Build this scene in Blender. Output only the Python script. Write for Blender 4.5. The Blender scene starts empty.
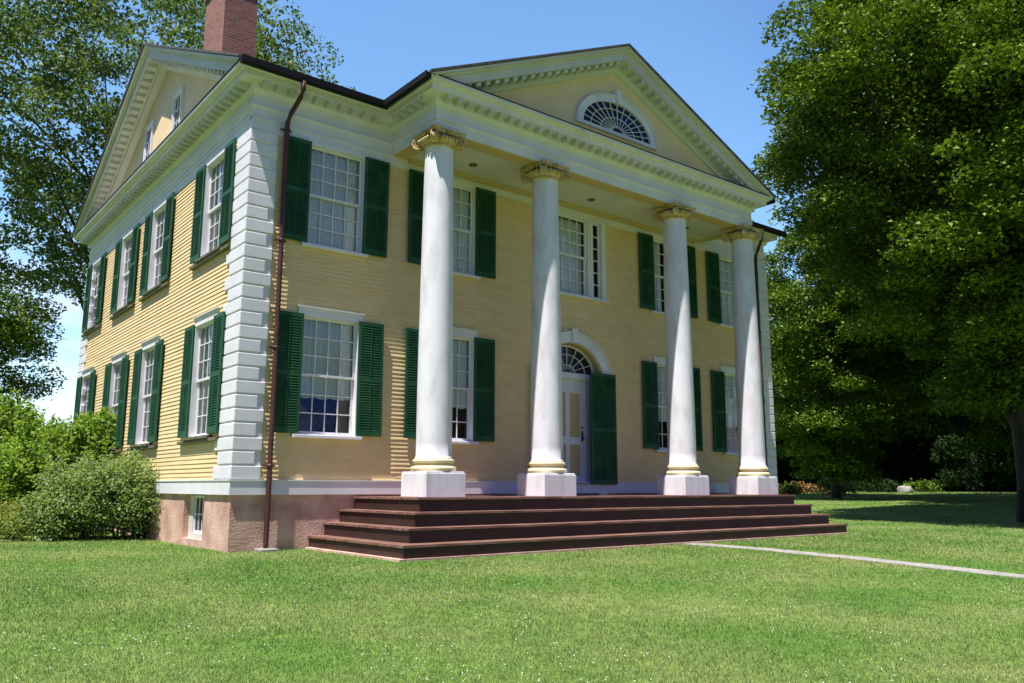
import bpy, bmesh, math, random
import numpy as np
from mathutils import Vector, Matrix
R = math.radians
random.seed(7)
rng = np.random.default_rng(11)
scene = bpy.context.scene
COL = scene.collection

# ------------------------------------------------------------------ camera
camd = bpy.data.cameras.new('camera'); cam = bpy.data.objects.new('camera', camd); COL.objects.link(cam)
YAW, PIT, ROL = -0.6731, 0.1737, 0.0018
CX, CY, CZ = -4.8341, -13.1933, 1.0182
camd.sensor_width = 36.0; camd.lens = 36.0*828.27/1024.0
camd.clip_start = 0.05; camd.clip_end = 5000
fw = Vector((-math.sin(YAW)*math.cos(PIT), math.cos(YAW)*math.cos(PIT), math.sin(PIT)))
rt = Vector((math.cos(YAW), math.sin(YAW), 0)); up = rt.cross(fw)
r2 = rt*math.cos(ROL)+up*math.sin(ROL); u2 = -rt*math.sin(ROL)+up*math.cos(ROL)
m = Matrix((r2, u2, -fw)).transposed().to_4x4(); m.translation = (CX, CY, CZ)
cam.matrix_world = m
scene.camera = cam

# ------------------------------------------------------------------ light
SUN = Vector((-0.375, -0.1075, 1.0)).normalized()
SUN_EL = math.asin(SUN.z)
world = bpy.data.worlds.new('World'); scene.world = world; world.use_nodes = True
wn = world.node_tree; wn.nodes.clear()
sky = wn.nodes.new('ShaderNodeTexSky'); sky.sky_type = 'NISHITA'; sky.sun_disc = False
sky.sun_elevation = SUN_EL; sky.sun_rotation = math.atan2(SUN.x, SUN.y)
sky.air_density = 1.0; sky.dust_density = 0.3; sky.ozone_density = 2.0
bg = wn.nodes.new('ShaderNodeBackground'); bg.inputs[1].default_value = 0.062
wo = wn.nodes.new('ShaderNodeOutputWorld')
# thin fair-weather clouds low over the horizon
tc = wn.nodes.new('ShaderNodeTexCoord'); mp = wn.nodes.new('ShaderNodeMapping'); mp.inputs['Scale'].default_value = (1, 1, 2.2)
nz = wn.nodes.new('ShaderNodeTexNoise'); nz.inputs['Scale'].default_value = 3.6; nz.inputs['Detail'].default_value = 7; nz.inputs['Roughness'].default_value = 0.55
cr = wn.nodes.new('ShaderNodeValToRGB'); cr.color_ramp.elements[0].position = 0.46; cr.color_ramp.elements[1].position = 0.60
sp = wn.nodes.new('ShaderNodeSeparateXYZ'); mr = wn.nodes.new('ShaderNodeMapRange')
mr.inputs['From Min'].default_value = 0.34; mr.inputs['From Max'].default_value = 0.2
mu = wn.nodes.new('ShaderNodeMath'); mu.operation = 'MULTIPLY'
mixc = wn.nodes.new('ShaderNodeMix'); mixc.data_type = 'RGBA'; mixc.inputs['B'].default_value = (9.0, 9.4, 10, 1)
wl = wn.links.new
wl(tc.outputs['Generated'], mp.inputs['Vector']); wl(mp.outputs[0], nz.inputs['Vector']); wl(nz.outputs['Fac'], cr.inputs[0])
wl(tc.outputs['Generated'], sp.inputs[0]); wl(sp.outputs['Z'], mr.inputs['Value'])
wl(cr.outputs[0], mu.inputs[0]); wl(mr.outputs[0], mu.inputs[1]); wl(mu.outputs[0], mixc.inputs['Factor'])
hs = wn.nodes.new('ShaderNodeHueSaturation'); hs.inputs['Saturation'].default_value = 1.12; hs.inputs['Value'].default_value = 1.0
# a clear summer sky: brighter towards the horizon than overhead
gr = wn.nodes.new('ShaderNodeMapRange'); gr.interpolation_type = 'SMOOTHSTEP'; gr.inputs['From Min'].default_value = 0.05; gr.inputs['From Max'].default_value = 0.85
gr.inputs['To Min'].default_value = 0.72; gr.inputs['To Max'].default_value = 0.75; wn.links.new(sp.outputs['Z'], gr.inputs['Value'])
tn = wn.nodes.new('ShaderNodeVectorMath'); tn.operation = 'MULTIPLY'
sc_ = wn.nodes.new('ShaderNodeVectorMath'); sc_.operation = 'SCALE'
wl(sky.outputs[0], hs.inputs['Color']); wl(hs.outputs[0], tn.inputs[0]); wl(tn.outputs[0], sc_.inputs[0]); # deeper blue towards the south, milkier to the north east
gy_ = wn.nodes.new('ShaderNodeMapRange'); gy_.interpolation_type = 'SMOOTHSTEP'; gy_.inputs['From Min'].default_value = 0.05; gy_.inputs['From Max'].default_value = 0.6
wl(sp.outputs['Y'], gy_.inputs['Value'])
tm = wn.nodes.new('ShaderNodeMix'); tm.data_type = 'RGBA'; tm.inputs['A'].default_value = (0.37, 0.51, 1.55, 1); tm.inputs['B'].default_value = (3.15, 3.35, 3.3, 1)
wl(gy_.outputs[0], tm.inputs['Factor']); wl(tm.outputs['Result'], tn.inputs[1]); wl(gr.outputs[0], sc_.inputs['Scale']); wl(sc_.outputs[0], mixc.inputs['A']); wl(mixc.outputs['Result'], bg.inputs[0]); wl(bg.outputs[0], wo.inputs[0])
sund = bpy.data.lights.new('sun', 'SUN'); sund.energy = 5.0; sund.angle = R(0.53); sund.color = (1.0, 0.965, 0.93)
sun = bpy.data.objects.new('sun', sund); COL.objects.link(sun); sun.location = (0, 0, 40)
sun.rotation_euler = SUN.to_track_quat('Z', 'Y').to_euler()
scene.view_settings.view_transform = 'Standard'; scene.view_settings.look = 'None'
scene.view_settings.exposure = 0.84; scene.view_settings.gamma = 1.0
scene.render.engine = 'CYCLES'

# ------------------------------------------------------------------ materials
def mat(name, col, rough=0.6, col2=None, scale=3.0, bump=0.0, bscale=40.0, spec=0.3, stretch=(1, 1, 1), detail=5, lo=.35, hi=.65, metal=0.0):
    m = bpy.data.materials.new(name); m.use_nodes = True; nt = m.node_tree; b = nt.nodes['Principled BSDF']
    b.inputs['Base Color'].default_value = (*col, 1); b.inputs['Roughness'].default_value = rough
    b.inputs['Specular IOR Level'].default_value = spec; b.inputs['Metallic'].default_value = metal
    g = nt.nodes.new('ShaderNodeNewGeometry'); mp = nt.nodes.new('ShaderNodeMapping'); mp.inputs['Scale'].default_value = stretch
    nt.links.new(g.outputs['Position'], mp.inputs['Vector'])
    if col2:
        n = nt.nodes.new('ShaderNodeTexNoise'); n.inputs['Scale'].default_value = scale; n.inputs['Detail'].default_value = detail
        nt.links.new(mp.outputs[0], n.inputs['Vector'])
        r = nt.nodes.new('ShaderNodeValToRGB'); r.color_ramp.elements[0].position = lo; r.color_ramp.elements[1].position = hi
        r.color_ramp.elements[0].color = (*col, 1); r.color_ramp.elements[1].color = (*col2, 1)
        nt.links.new(n.outputs['Fac'], r.inputs[0]); nt.links.new(r.outputs[0], b.inputs['Base Color'])
    if bump:
        n2 = nt.nodes.new('ShaderNodeTexNoise'); n2.inputs['Scale'].default_value = bscale; n2.inputs['Detail'].default_value = 6
        nt.links.new(mp.outputs[0], n2.inputs['Vector'])
        bp = nt.nodes.new('ShaderNodeBump'); bp.inputs['Strength'].default_value = bump; bp.inputs['Distance'].default_value = 0.02
        nt.links.new(n2.outputs['Fac'], bp.inputs['Height']); nt.links.new(bp.outputs[0], b.inputs['Normal'])
    return m

def leafmat(name, c1, c2, trans=0.3, rough=0.55):
    m = bpy.data.materials.new(name); m.use_nodes = True; nt = m.node_tree; nt.nodes.clear()
    g = nt.nodes.new('ShaderNodeNewGeometry')
    r = nt.nodes.new('ShaderNodeValToRGB'); r.color_ramp.elements[0].color = (*c1, 1); r.color_ramp.elements[1].color = (*c2, 1)
    nt.links.new(g.outputs['Random Per Island'], r.inputs[0])
    b = nt.nodes.new('ShaderNodeBsdfPrincipled'); b.inputs['Roughness'].default_value = rough; b.inputs['Specular IOR Level'].default_value = 0.15
    t = nt.nodes.new('ShaderNodeBsdfTranslucent'); mx = nt.nodes.new('ShaderNodeMixShader'); mx.inputs[0].default_value = trans
    br = nt.nodes.new('ShaderNodeMix'); br.data_type = 'RGBA'; br.blend_type = 'MULTIPLY'; br.inputs['Factor'].default_value = 1; br.inputs['B'].default_value = (1.6, 1.5, 0.6, 1)
    o = nt.nodes.new('ShaderNodeOutputMaterial')
    L = nt.links.new
    L(r.outputs[0], b.inputs['Base Color']); L(r.outputs[0], br.inputs['A']); L(br.outputs['Result'], t.inputs['Color'])
    L(b.outputs[0], mx.inputs[1]); L(t.outputs[0], mx.inputs[2]); L(mx.outputs[0], o.inputs['Surface'])
    return m

COLW = mat('column_paint', (.60, .58, .58), .6, (.76, .745, .765), 1.2, .10, 30, stretch=(4, 4, 1.4), lo=.28, hi=.55)
WHITE = mat('white_paint', (.68, .66, .685), .5, (.77, .75, .77), 1.6, .06, 60)
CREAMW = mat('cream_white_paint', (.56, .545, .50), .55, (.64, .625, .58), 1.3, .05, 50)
YELLOW = mat('yellow_clapboard', (.74, .54, .265), .6, (.80, .605, .325), 2.0, .05, 80, stretch=(1, 1, 3))
YSMOOTH = mat('yellow_flush_board', (.76, .57, .31), .6, (.82, .63, .37), 1.4, .04, 60)
GOLD = mat('ochre_gold_paint', (.50, .33, .09), .5, (.64, .53, .30), 11, .1, 50)
BASEY = mat('pale_yellow_paint', (.70, .58, .34), .45, (.76, .66, .44), 8, .03, 50)
GREEN = mat('green_shutter_paint', (.014, .068, .031), .5, (.026, .100, .046), 3, .05, 60, spec=.2)
STUCCO = mat('pink_stucco', (.42, .225, .17), .9, (.66, .43, .35), 2.3, .5, 25, lo=.3, hi=.62)
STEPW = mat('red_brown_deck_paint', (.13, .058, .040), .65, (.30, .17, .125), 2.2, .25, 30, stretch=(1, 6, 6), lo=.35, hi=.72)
STEPR = mat('riser_paint_with_shade', (.034, .017, .013), .55, (.048, .024, .018), 2.5, .1, 30)  # risers darker than the treads: shade under the nosings painted in
PIPE = mat('brown_metal_paint', (.05, .016, .013), .5, (.085, .027, .021), 5, .05, 60, spec=.5)
GUTTER = mat('dark_gutter_metal', (.007, .0055, .0055), .6, spec=.2)
ROOF = mat('grey_roof_shingle', (.06, .058, .058), .9, (.11, .105, .10), 6, .4, 30)
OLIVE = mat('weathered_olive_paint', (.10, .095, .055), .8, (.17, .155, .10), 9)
CURT = mat('white_curtain', (.80, .82, .84), .85, (.88, .89, .91), 3)
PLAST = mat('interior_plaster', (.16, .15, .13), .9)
IRON = mat('black_iron', (.02, .02, .02), .4, spec=.5)
DOORY = mat('door_panel_yellow', (.56, .42, .20), .5)
CONC = mat('worn_concrete', (.22, .205, .18), .9, (.36, .335, .295), 5, .4, 40)
BARK = mat('grey_brown_bark', (.022, .018, .015), .9, (.055, .045, .036), 6, .8, 14, stretch=(1, 1, .25))
LIGHTG = mat('pale_light_lens', (.10, .10, .10), .3)

def glass():
    m = bpy.data.materials.new('window_glass'); m.use_nodes = True; nt = m.node_tree; nt.nodes.clear()
    t = nt.nodes.new('ShaderNodeBsdfTransparent'); t.inputs[0].default_value = (.94, .97, .97, 1)
    g = nt.nodes.new('ShaderNodeBsdfGlossy'); g.inputs['Roughness'].default_value = .02
    f = nt.nodes.new('ShaderNodeFresnel'); f.inputs[0].default_value = 1.55
    geo = nt.nodes.new('ShaderNodeNewGeometry')
    n = nt.nodes.new('ShaderNodeTexNoise'); n.inputs['Scale'].default_value = 2.2
    bp = nt.nodes.new('ShaderNodeBump'); bp.inputs['Strength'].default_value = .25; bp.inputs['Distance'].default_value = .02
    nt.links.new(geo.outputs['Position'], n.inputs['Vector']); nt.links.new(n.outputs['Fac'], bp.inputs['Height'])
    nt.links.new(bp.outputs[0], g.inputs['Normal'])
    ma = nt.nodes.new('ShaderNodeMath'); ma.operation = 'MULTIPLY_ADD'; ma.inputs[1].default_value = 1.2; ma.inputs[2].default_value = .02
    mx = nt.nodes.new('ShaderNodeMixShader'); o = nt.nodes.new('ShaderNodeOutputMaterial')
    nt.links.new(f.outputs[0], ma.inputs[0]); nt.links.new(ma.outputs[0], mx.inputs[0])
    nt.links.new(t.outputs[0], mx.inputs[1]); nt.links.new(g.outputs[0], mx.inputs[2]); nt.links.new(mx.outputs[0], o.inputs[0])
    return m
GLASS = glass()
DGLASS = mat('dark_fanlight_glass', (.012, .014, .016), .08, spec=.6)

def brickmat():
    m = bpy.data.materials.new('red_brick'); m.use_nodes = True; nt = m.node_tree; b = nt.nodes['Principled BSDF']
    g = nt.nodes.new('ShaderNodeNewGeometry'); s = nt.nodes.new('ShaderNodeSeparateXYZ'); a = nt.nodes.new('ShaderNodeMath'); c = nt.nodes.new('ShaderNodeCombineXYZ')
    nt.links.new(g.outputs['Position'], s.inputs[0]); nt.links.new(s.outputs[0], a.inputs[0]); nt.links.new(s.outputs[1], a.inputs[1])
    nt.links.new(a.outputs[0], c.inputs[0]); nt.links.new(s.outputs[2], c.inputs[1])
    t = nt.nodes.new('ShaderNodeTexBrick'); t.inputs['Scale'].default_value = 1; t.inputs['Brick Width'].default_value = .21; t.inputs['Row Height'].default_value = .07
    t.inputs['Mortar Size'].default_value = .008; t.inputs['Color1'].default_value = (.40, .13, .08, 1); t.inputs['Color2'].default_value = (.22, .075, .055, 1)
    t.inputs['Mortar'].default_value = (.30, .24, .20, 1)
    nt.links.new(c.outputs[0], t.inputs['Vector'])
    n = nt.nodes.new('ShaderNodeTexNoise'); n.inputs['Scale'].default_value = 3
    mx = nt.nodes.new('ShaderNodeMix'); mx.data_type = 'RGBA'; mx.blend_type = 'MULTIPLY'; mx.inputs['Factor'].default_value = .3
    nt.links.new(g.outputs['Position'], n.inputs['Vector']); nt.links.new(t.outputs[0], mx.inputs['A']); nt.links.new(n.outputs['Color'], mx.inputs['B'])
    nt.links.new(mx.outputs['Result'], b.inputs['Base Color']); b.inputs['Roughness'].default_value = .9
    bp = nt.nodes.new('ShaderNodeBump'); bp.inputs['Strength'].default_value = .6; bp.inputs['Distance'].default_value = -.008
    nt.links.new(t.outputs['Fac'], bp.inputs['Height']); nt.links.new(bp.outputs[0], b.inputs['Normal'])
    return m
BRICK = brickmat()

def groundmat():
    m = bpy.data.materials.new('lawn_ground'); m.use_nodes = True; nt = m.node_tree; b = nt.nodes['Principled BSDF']
    g = nt.nodes.new('ShaderNodeNewGeometry'); L = nt.links.new
    def noise(sc, d, stretch=(1, 1, 1)):
        mp = nt.nodes.new('ShaderNodeMapping'); mp.inputs['Scale'].default_value = stretch; L(g.outputs['Position'], mp.inputs[0])
        n = nt.nodes.new('ShaderNodeTexNoise'); n.inputs['Scale'].default_value = sc; n.inputs['Detail'].default_value = d; L(mp.outputs[0], n.inputs['Vector']); return n
    n1 = noise(.55, 6); n2 = noise(7, 8); n3 = noise(45, 6)
    r1 = nt.nodes.new('ShaderNodeValToRGB'); e = r1.color_ramp.elements
    e[0].position = .34; e[0].color = (.098, .19, .036, 1); e[1].position = .68; e[1].color = (.185, .235, .072, 1)
    L(n1.outputs['Fac'], r1.inputs[0])
    r2_ = nt.nodes.new('ShaderNodeValToRGB'); e = r2_.color_ramp.elements
    e[0].position = .3; e[0].color = (.72, .78, .68, 1); e[1].position = .7; e[1].color = (1.25, 1.2, 1.15, 1)
    L(n2.outputs['Fac'], r2_.inputs[0])
    mx = nt.nodes.new('ShaderNodeMix'); mx.data_type = 'RGBA'; mx.blend_type = 'MULTIPLY'; mx.inputs['Factor'].default_value = 1
    L(r1.outputs[0], mx.inputs['A']); L(r2_.outputs[0], mx.inputs['B'])
    r3 = nt.nodes.new('ShaderNodeValToRGB'); e = r3.color_ramp.elements
    e[0].position = .3; e[0].color = (.6, .62, .55, 1); e[1].position = .7; e[1].color = (1.3, 1.28, 1.2, 1)
    L(n3.outputs['Fac'], r3.inputs[0])
    mx2 = nt.nodes.new('ShaderNodeMix'); mx2.data_type = 'RGBA'; mx2.blend_type = 'MULTIPLY'; mx2.inputs['Factor'].default_value = 1
    L(mx.outputs['Result'], mx2.inputs['A']); L(r3.outputs[0], mx2.inputs['B']); L(mx2.outputs['Result'], b.inputs['Base Color'])
    b.inputs['Roughness'].default_value = .95; b.inputs['Specular IOR Level'].default_value = .1
    bp = nt.nodes.new('ShaderNodeBump'); bp.inputs['Strength'].default_value = .7; bp.inputs['Distance'].default_value = .03
    L(n3.outputs['Fac'], bp.inputs['Height']); L(bp.outputs[0], b.inputs['Normal'])
    return m
GROUND = groundmat()

def grassmat():
    m = bpy.data.materials.new('grass_blades'); m.use_nodes = True; nt = m.node_tree; nt.nodes.clear(); L = nt.links.new
    g = nt.nodes.new('ShaderNodeNewGeometry')
    n = nt.nodes.new('ShaderNodeTexNoise'); n.inputs['Scale'].default_value = .55; n.inputs['Detail'].default_value = 6; L(g.outputs['Position'], n.inputs['Vector'])
    r1 = nt.nodes.new('ShaderNodeValToRGB'); e = r1.color_ramp.elements
    e[0].position = .36; e[0].color = (.14, .26, .05, 1); e[1].position = .66; e[1].color = (.285, .335, .115, 1); L(n.outputs['Fac'], r1.inputs[0])
    r2_ = nt.nodes.new('ShaderNodeValToRGB'); e = r2_.color_ramp.elements
    e[0].position = .0; e[0].color = (.6, .7, .6, 1); e[1].position = 1; e[1].color = (1.3, 1.2, 1.3, 1); L(g.outputs['Random Per Island'], r2_.inputs[0])
    mx = nt.nodes.new('ShaderNodeMix'); mx.data_type = 'RGBA'; mx.blend_type = 'MULTIPLY'; mx.inputs['Factor'].default_value = 1
    L(r1.outputs[0], mx.inputs['A']); L(r2_.outputs[0], mx.inputs['B'])
    b = nt.nodes.new('ShaderNodeBsdfPrincipled'); b.inputs['Roughness'].default_value = .6; b.inputs['Specular IOR Level'].default_value = .25
    t = nt.nodes.new('ShaderNodeBsdfTranslucent'); ms = nt.nodes.new('ShaderNodeMixShader'); ms.inputs[0].default_value = .35; o = nt.nodes.new('ShaderNodeOutputMaterial')
    L(mx.outputs['Result'], b.inputs['Base Color']); L(mx.outputs['Result'], t.inputs[0]); L(b.outputs[0], ms.inputs[1]); L(t.outputs[0], ms.inputs[2]); L(ms.outputs[0], o.inputs[0])
    return m
GRASS = grassmat()

# ------------------------------------------------------------------ mesh helpers
class MB:
    def __init__(s): s.v = []; s.f = []; s.sm = []
    def add(s, vs, fs, smooth=False):
        n = len(s.v); s.v += [tuple(v) for v in vs]; s.f += [tuple(i+n for i in f) for f in fs]; s.sm += [smooth]*len(fs); return s
    def box(s, x0, x1, y0, y1, z0, z1, M=None):
        x0, x1 = sorted((x0, x1)); y0, y1 = sorted((y0, y1)); z0, z1 = sorted((z0, z1))
        vs = [(x0, y0, z0), (x1, y0, z0), (x1, y1, z0), (x0, y1, z0), (x0, y0, z1), (x1, y0, z1), (x1, y1, z1), (x0, y1, z1)]
        if M: vs = [M @ Vector(v) for v in vs]
        return s.add(vs, [(0, 3, 2, 1), (4, 5, 6, 7), (0, 1, 5, 4), (1, 2, 6, 5), (2, 3, 7, 6), (3, 0, 4, 7)])
    def cbox(s, x0, x1, y0, y1, z0, z1, c=.01):
        # box with chamfered edges
        bm = bmesh.new(); bmesh.ops.create_cube(bm, size=1)
        for v in bm.verts: v.co = Vector((x0 if v.co.x < 0 else x1, y0 if v.co.y < 0 else y1, z0 if v.co.z < 0 else z1))
        bmesh.ops.bevel(bm, geom=bm.edges[:], offset=c, segments=2, profile=.5, affect='EDGES')
        bm.verts.ensure_lookup_table(); bm.verts.index_update()
        s.add([v.co[:] for v in bm.verts], [tuple(v.index for v in f.verts) for f in bm.faces]); bm.free(); return s
    def lathe(s, prof, cx=0, cy=0, n=40, cap=True):
        vs = []; fs = []; k = len(prof)
        for i in range(n):
            a = 2*math.pi*i/n
            for (r, z) in prof: vs.append((cx+r*math.cos(a), cy+r*math.sin(a), z))
        for i in range(n):
            j = (i+1) % n
            for q in range(k-1): fs.append((i*k+q, j*k+q, j*k+q+1, i*k+q+1))
        s.add(vs, fs, True)
        if cap:
            s.add([vs[i*k] for i in range(n)][::-1], [tuple(range(n))]); s.add([vs[i*k+k-1] for i in range(n)], [tuple(range(n))])
        return s
    def tube(s, pts, rad, n=10):
        pts = [Vector(p) for p in pts]; vs = []; fs = []
        if not hasattr(rad, '__len__'): rad = [rad]*len(pts)
        for i, p in enumerate(pts):
            d = (pts[min(i+1, len(pts)-1)]-pts[max(i-1, 0)]).normalized()
            a = Vector((0, 0, 1)) if abs(d.z) < .9 else Vector((1, 0, 0)); a = d.cross(a).normalized(); b = d.cross(a)
            for k in range(n): t = 2*math.pi*k/n; vs.append(p+(a*math.cos(t)+b*math.sin(t))*rad[i])
        for i in range(len(pts)-1):
            for k in range(n): fs.append((i*n+k, i*n+(k+1) % n, (i+1)*n+(k+1) % n, (i+1)*n+k))
        fs.append(tuple(range(n))[::-1]); fs.append(tuple((len(pts)-1)*n+k for k in range(n)))
        return s.add(vs, fs, True)
    def prism(s, poly, fn, a, b):
        # poly: 2D points; fn(p, t) -> 3D point; from t=a to t=b
        n = len(poly); vs = [fn(p, a) for p in poly]+[fn(p, b) for p in poly]
        fs = [(i, (i+1) % n, n+(i+1) % n, n+i) for i in range(n)]+[tuple(range(n))[::-1], tuple(range(n, 2*n))]
        return s.add(vs, fs)
    def mesh(s, name, material, fixn=True):
        me = bpy.data.meshes.new(name); me.from_pydata(s.v, [], s.f); me.materials.append(material)
        me.polygons.foreach_set('use_smooth', s.sm); me.update()
        if fixn:
            bm = bmesh.new(); bm.from_mesh(me); bmesh.ops.recalc_face_normals(bm, faces=bm.faces[:]); bm.to_mesh(me); bm.free()
        return me

def link(name, me, parent=None, loc=(0, 0, 0), rz=0):
    o = bpy.data.objects.new(name, me); COL.objects.link(o); o.parent = parent; o.location = loc; o.rotation_euler = (0, 0, rz); return o
def tag(o, label=None, cat=None, group=None, kind=None):
    if label: o['label'] = label
    if cat: o['category'] = cat
    if group: o['group'] = group
    if kind: o['kind'] = kind
    return o
def copy_tree(o, parent, loc=None, rz=None):
    c = o.copy(); COL.objects.link(c); c.parent = parent
    if loc is not None: c.location = loc
    if rz is not None: c.rotation_euler = (0, 0, rz)
    for ch in list(o.children): copy_tree(ch, c)
    return c
def sm(t): t = max(0., min(1., t)); return t*t*(3-2*t)

# ------------------------------------------------------------------ ground
def gz(x, y):
    d = math.hypot(x-CX, y-CY)
    near = sm((-3.4-y)/10.0)
    return -0.24*near+0.75*sm((d-20)/40.0)
def gzv(x, y):
    d = np.hypot(x-CX, y-CY); s = lambda t: (lambda c: c*c*(3-2*c))(np.clip(t, 0, 1))
    return -0.24*s((-3.4-y)/10.0)+0.75*s((d-20)/40.0)
vs = []; fs = []
rs = [0]+[1.2**i*0.8 for i in range(0, 42)]; na = 120
vs.append((CX, CY, gz(CX, CY)))
for r_ in rs[1:]:
    for k in range(na):
        a = 2*math.pi*k/na; x = CX+r_*math.cos(a); y = CY+r_*math.sin(a); vs.append((x, y, gz(x, y)))
for k in range(na): fs.append((0, 1+k, 1+(k+1) % na))
for i in range(len(rs)-2):
    for k in range(na):
        a = 1+i*na+k; b = 1+i*na+(k+1) % na; fs.append((a, a+na, b+na, b))
me = bpy.data.meshes.new('lawn'); me.from_pydata(vs, [], fs); me.materials.append(GROUND); me.polygons.foreach_set('use_smooth', [True]*len(fs))
lawn = link('lawn', me); tag(lawn, kind='structure')

# path (narrow concrete walk running straight out from the steps)
b = MB(); N = 60
pw = []
for i in range(N+1):
    y = -3.0-i*0.55
    w0 = .235+.035*math.sin(i*1.7)+random.uniform(-.02, .02); w1 = .235+.03*math.sin(i*2.3+1)+random.uniform(-.02, .02)
    pw.append((7.37-w0, y)); pw.append((7.37+w1, y))
vs = [(x, y, gz(x, y)+.009) for x, y in pw]+[(x, y, gz(x, y)-.05) for x, y in pw]
fs = []
n = len(pw)
for i in range(N):
    a = 2*i; fs += [(a, a+1, a+3, a+2), (a, a+2, a+2+n, a+n), (a+1, a+1+n, a+3+n, a+3)]
b.add(vs, fs); path = link('path', b.mesh('path', CONC)); tag(path, kind='structure')

# ------------------------------------------------------------------ house
W, B = 14.7412, 12.19
XC = W/2
E0 = Vector((XC, B/2, 0))
house = bpy.data.objects.new('mansion', None); COL.objects.link(house); house.location = E0; house.empty_display_size = 1
tag(house, 'yellow clapboard mansion with white four column portico and green shutters', 'house')
ZD = .85
ZW0, ZW1 = .884, 1.107
def part(name, me, parent=None, loc=(0, 0, 0), rz=0):
    if parent is None: return link(name, me, house, Vector(loc)-E0, rz)
    return link(name, me, parent, loc, rz)

# window schedule (origin: sill centre)
HW = .53
FL = [XC-5.775, XC-3.2212, XC+3.2212, XC+5.775]
SL = [1.6556, 5.1567, 7.7809, 10.9398]
Z1A, Z1B, Z2A, Z2B = 1.90, 3.92, 5.22, 7.04

def siding(u0, u1, z0, z1, openings, P, ex=.0762, arch=None, special=None):
    """rows of lapped boards; P(u, out, z) -> xyz"""
    b = MB(); rows = int(math.ceil((z1-z0)/ex)); ex = (z1-z0)/rows
    for k in range(rows):
        za = z0+k*ex; zb = za+ex; zm = (za+zb)/2
        segs = [(u0, u1)]
        for (a, c, oa, ob) in openings:
            if oa < zm < ob:
                ns = []
                for (s0, s1) in segs:
                    if c <= s0 or a >= s1: ns.append((s0, s1)); continue
                    if a > s0: ns.append((s0, a))
                    if c < s1: ns.append((c, s1))
                segs = ns
        if arch and zm >= arch[1]:
            hh = arch[2]**2-(zm-arch[1])**2
            if hh > 0:
                hh = math.sqrt(hh); ns = []
                for (s0, s1) in segs:
                    a, c = arch[0]-hh, arch[0]+hh
                    if c <= s0 or a >= s1: ns.append((s0, s1)); continue
                    if a > s0: ns.append((s0, a))
                    if c < s1: ns.append((c, s1))
                segs = ns
        # board joints with slightly varying lap
        js = []; u = u0-random.uniform(0, 2.5)
        while u < u1+.1: js.append((u, random.gauss(0, .0016), random.gauss(0, .0012))); u += random.uniform(.9, 2.0)
        js.append((u+3, 0, 0))
        def lap(uu):
            for i in range(len(js)-1):
                if js[i][0] <= uu <= js[i+1][0]:
                    t = (uu-js[i][0])/(js[i+1][0]-js[i][0]); w = js[i][1]*(1-t)+js[i+1][1]*t; break
            else: w = 0
            o = .0125+w
            if special: o = special(uu, zm, o)
            return max(.002, o)
        for (s0, s1) in segs:
            if s1-s0 < .002: continue
            cuts = [s0]+[j[0] for j in js if s0+.02 < j[0] < s1-.02]+[s1]
            if special: cuts = sorted(set(cuts+[c for c in np.arange(s0, s1, .12)]))
            for i in range(len(cuts)-1):
                a, c = cuts[i], cuts[i+1]; la = lap(a+1e-4); lc = lap(c-1e-4); zz = random.uniform(-.0012, .0012)
                b.add([P(a, la, za+zz), P(c, lc, za+zz), P(c, .001, zb+.002), P(a, .001, zb+.002), P(a, -.004, za+.006), P(c, -.004, za+.006)],
                      [(0, 1, 2, 3), (0, 4, 5, 1)])
    return b
PF = lambda u, o, z: (u, -o, z)
PL = lambda u, o, z: (-o, u, z)
PR = lambda u, o, z: (W+o, u, z)
PB = lambda u, o, z: (u, B+o, z)
opsF = []
for x in FL:
    opsF += [(x-HW-.03, x+HW+.03, Z1A-.03, Z1B+.03), (x-HW-.03, x+HW+.03, Z2A-.03, Z2B+.1)]
opsF.append((XC-1.0, XC+1.0, 5.2, 7.2))
opsF.append((XC-.98, XC+.98, 0, 3.28))
opsL = []
for y in SL: opsL += [(y-HW-.03, y+HW+.03, Z1A-.03, Z1B+.03), (y-HW-.03, y+HW+.03, Z2A-.03, Z2B+.1)]
def special_front(u, z, o):
    # boards in the lower left bay lie flatter and catch grazing sun
    if 1.10 < u < 2.02 and z < 1.40: return .0035
    if 2.18 < u < 2.95 and z < 3.2 and u < 2.30+.65*sm((3.3-z)/2.2): return .0045+(o-.0125)*.5
    return o
part('wall', siding(.3, W-.3, ZW1, 7.12, opsF, PF, arch=(XC, 3.19, 1.02), special=special_front).mesh('front_wall', YELLOW, False))
part('wall', siding(.3, B-.3, ZW1, 7.12, opsL, PL).mesh('side_wall', YELLOW, False))
part('wall', siding(.3, B-.3, ZW1, 7.12, [], PR).mesh('side_wall', YELLOW, False))
part('wall', siding(.3, W-.3, ZW1, 7.12, [], PB).mesh('back_wall', YELLOW, False))

# foundation with a basement window opening in the left wall
BY0, BY1, BZ0, BZ1 = 1.22, 2.28, .12, .86
b = MB(); t = .3
b.box(0, W, 0, t, -.6, ZW0); b.box(0, W, B-t, B, -.6, ZW0); b.box(W-t, W, t, B-t, -.6, ZW0)
b.box(0, t, t, BY0, -.6, ZW0); b.box(0, t, BY1, B-t, -.6, ZW0); b.box(0, t, BY0, BY1, -.6, BZ0)
part('foundation', b.mesh('foundation', STUCCO))
# water table
b = MB(); o = .045
b.box(-o, W+o, -o, .25, ZW0, ZW1); b.box(-o, .25, .25, B-.25, ZW0, ZW1); b.box(W-.25, W+o, .25, B-.25, ZW0, ZW1); b.box(-o, W+o, B-.25, B+o, ZW0, ZW1)
b.box(-o-.012, W+o+.012, -o-.012, .2, ZW1, ZW1+.02); b.box(-o-.012, .2, .2, B+o, ZW1, ZW1+.02)
part('water_table', b.mesh('water_table', WHITE))
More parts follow.
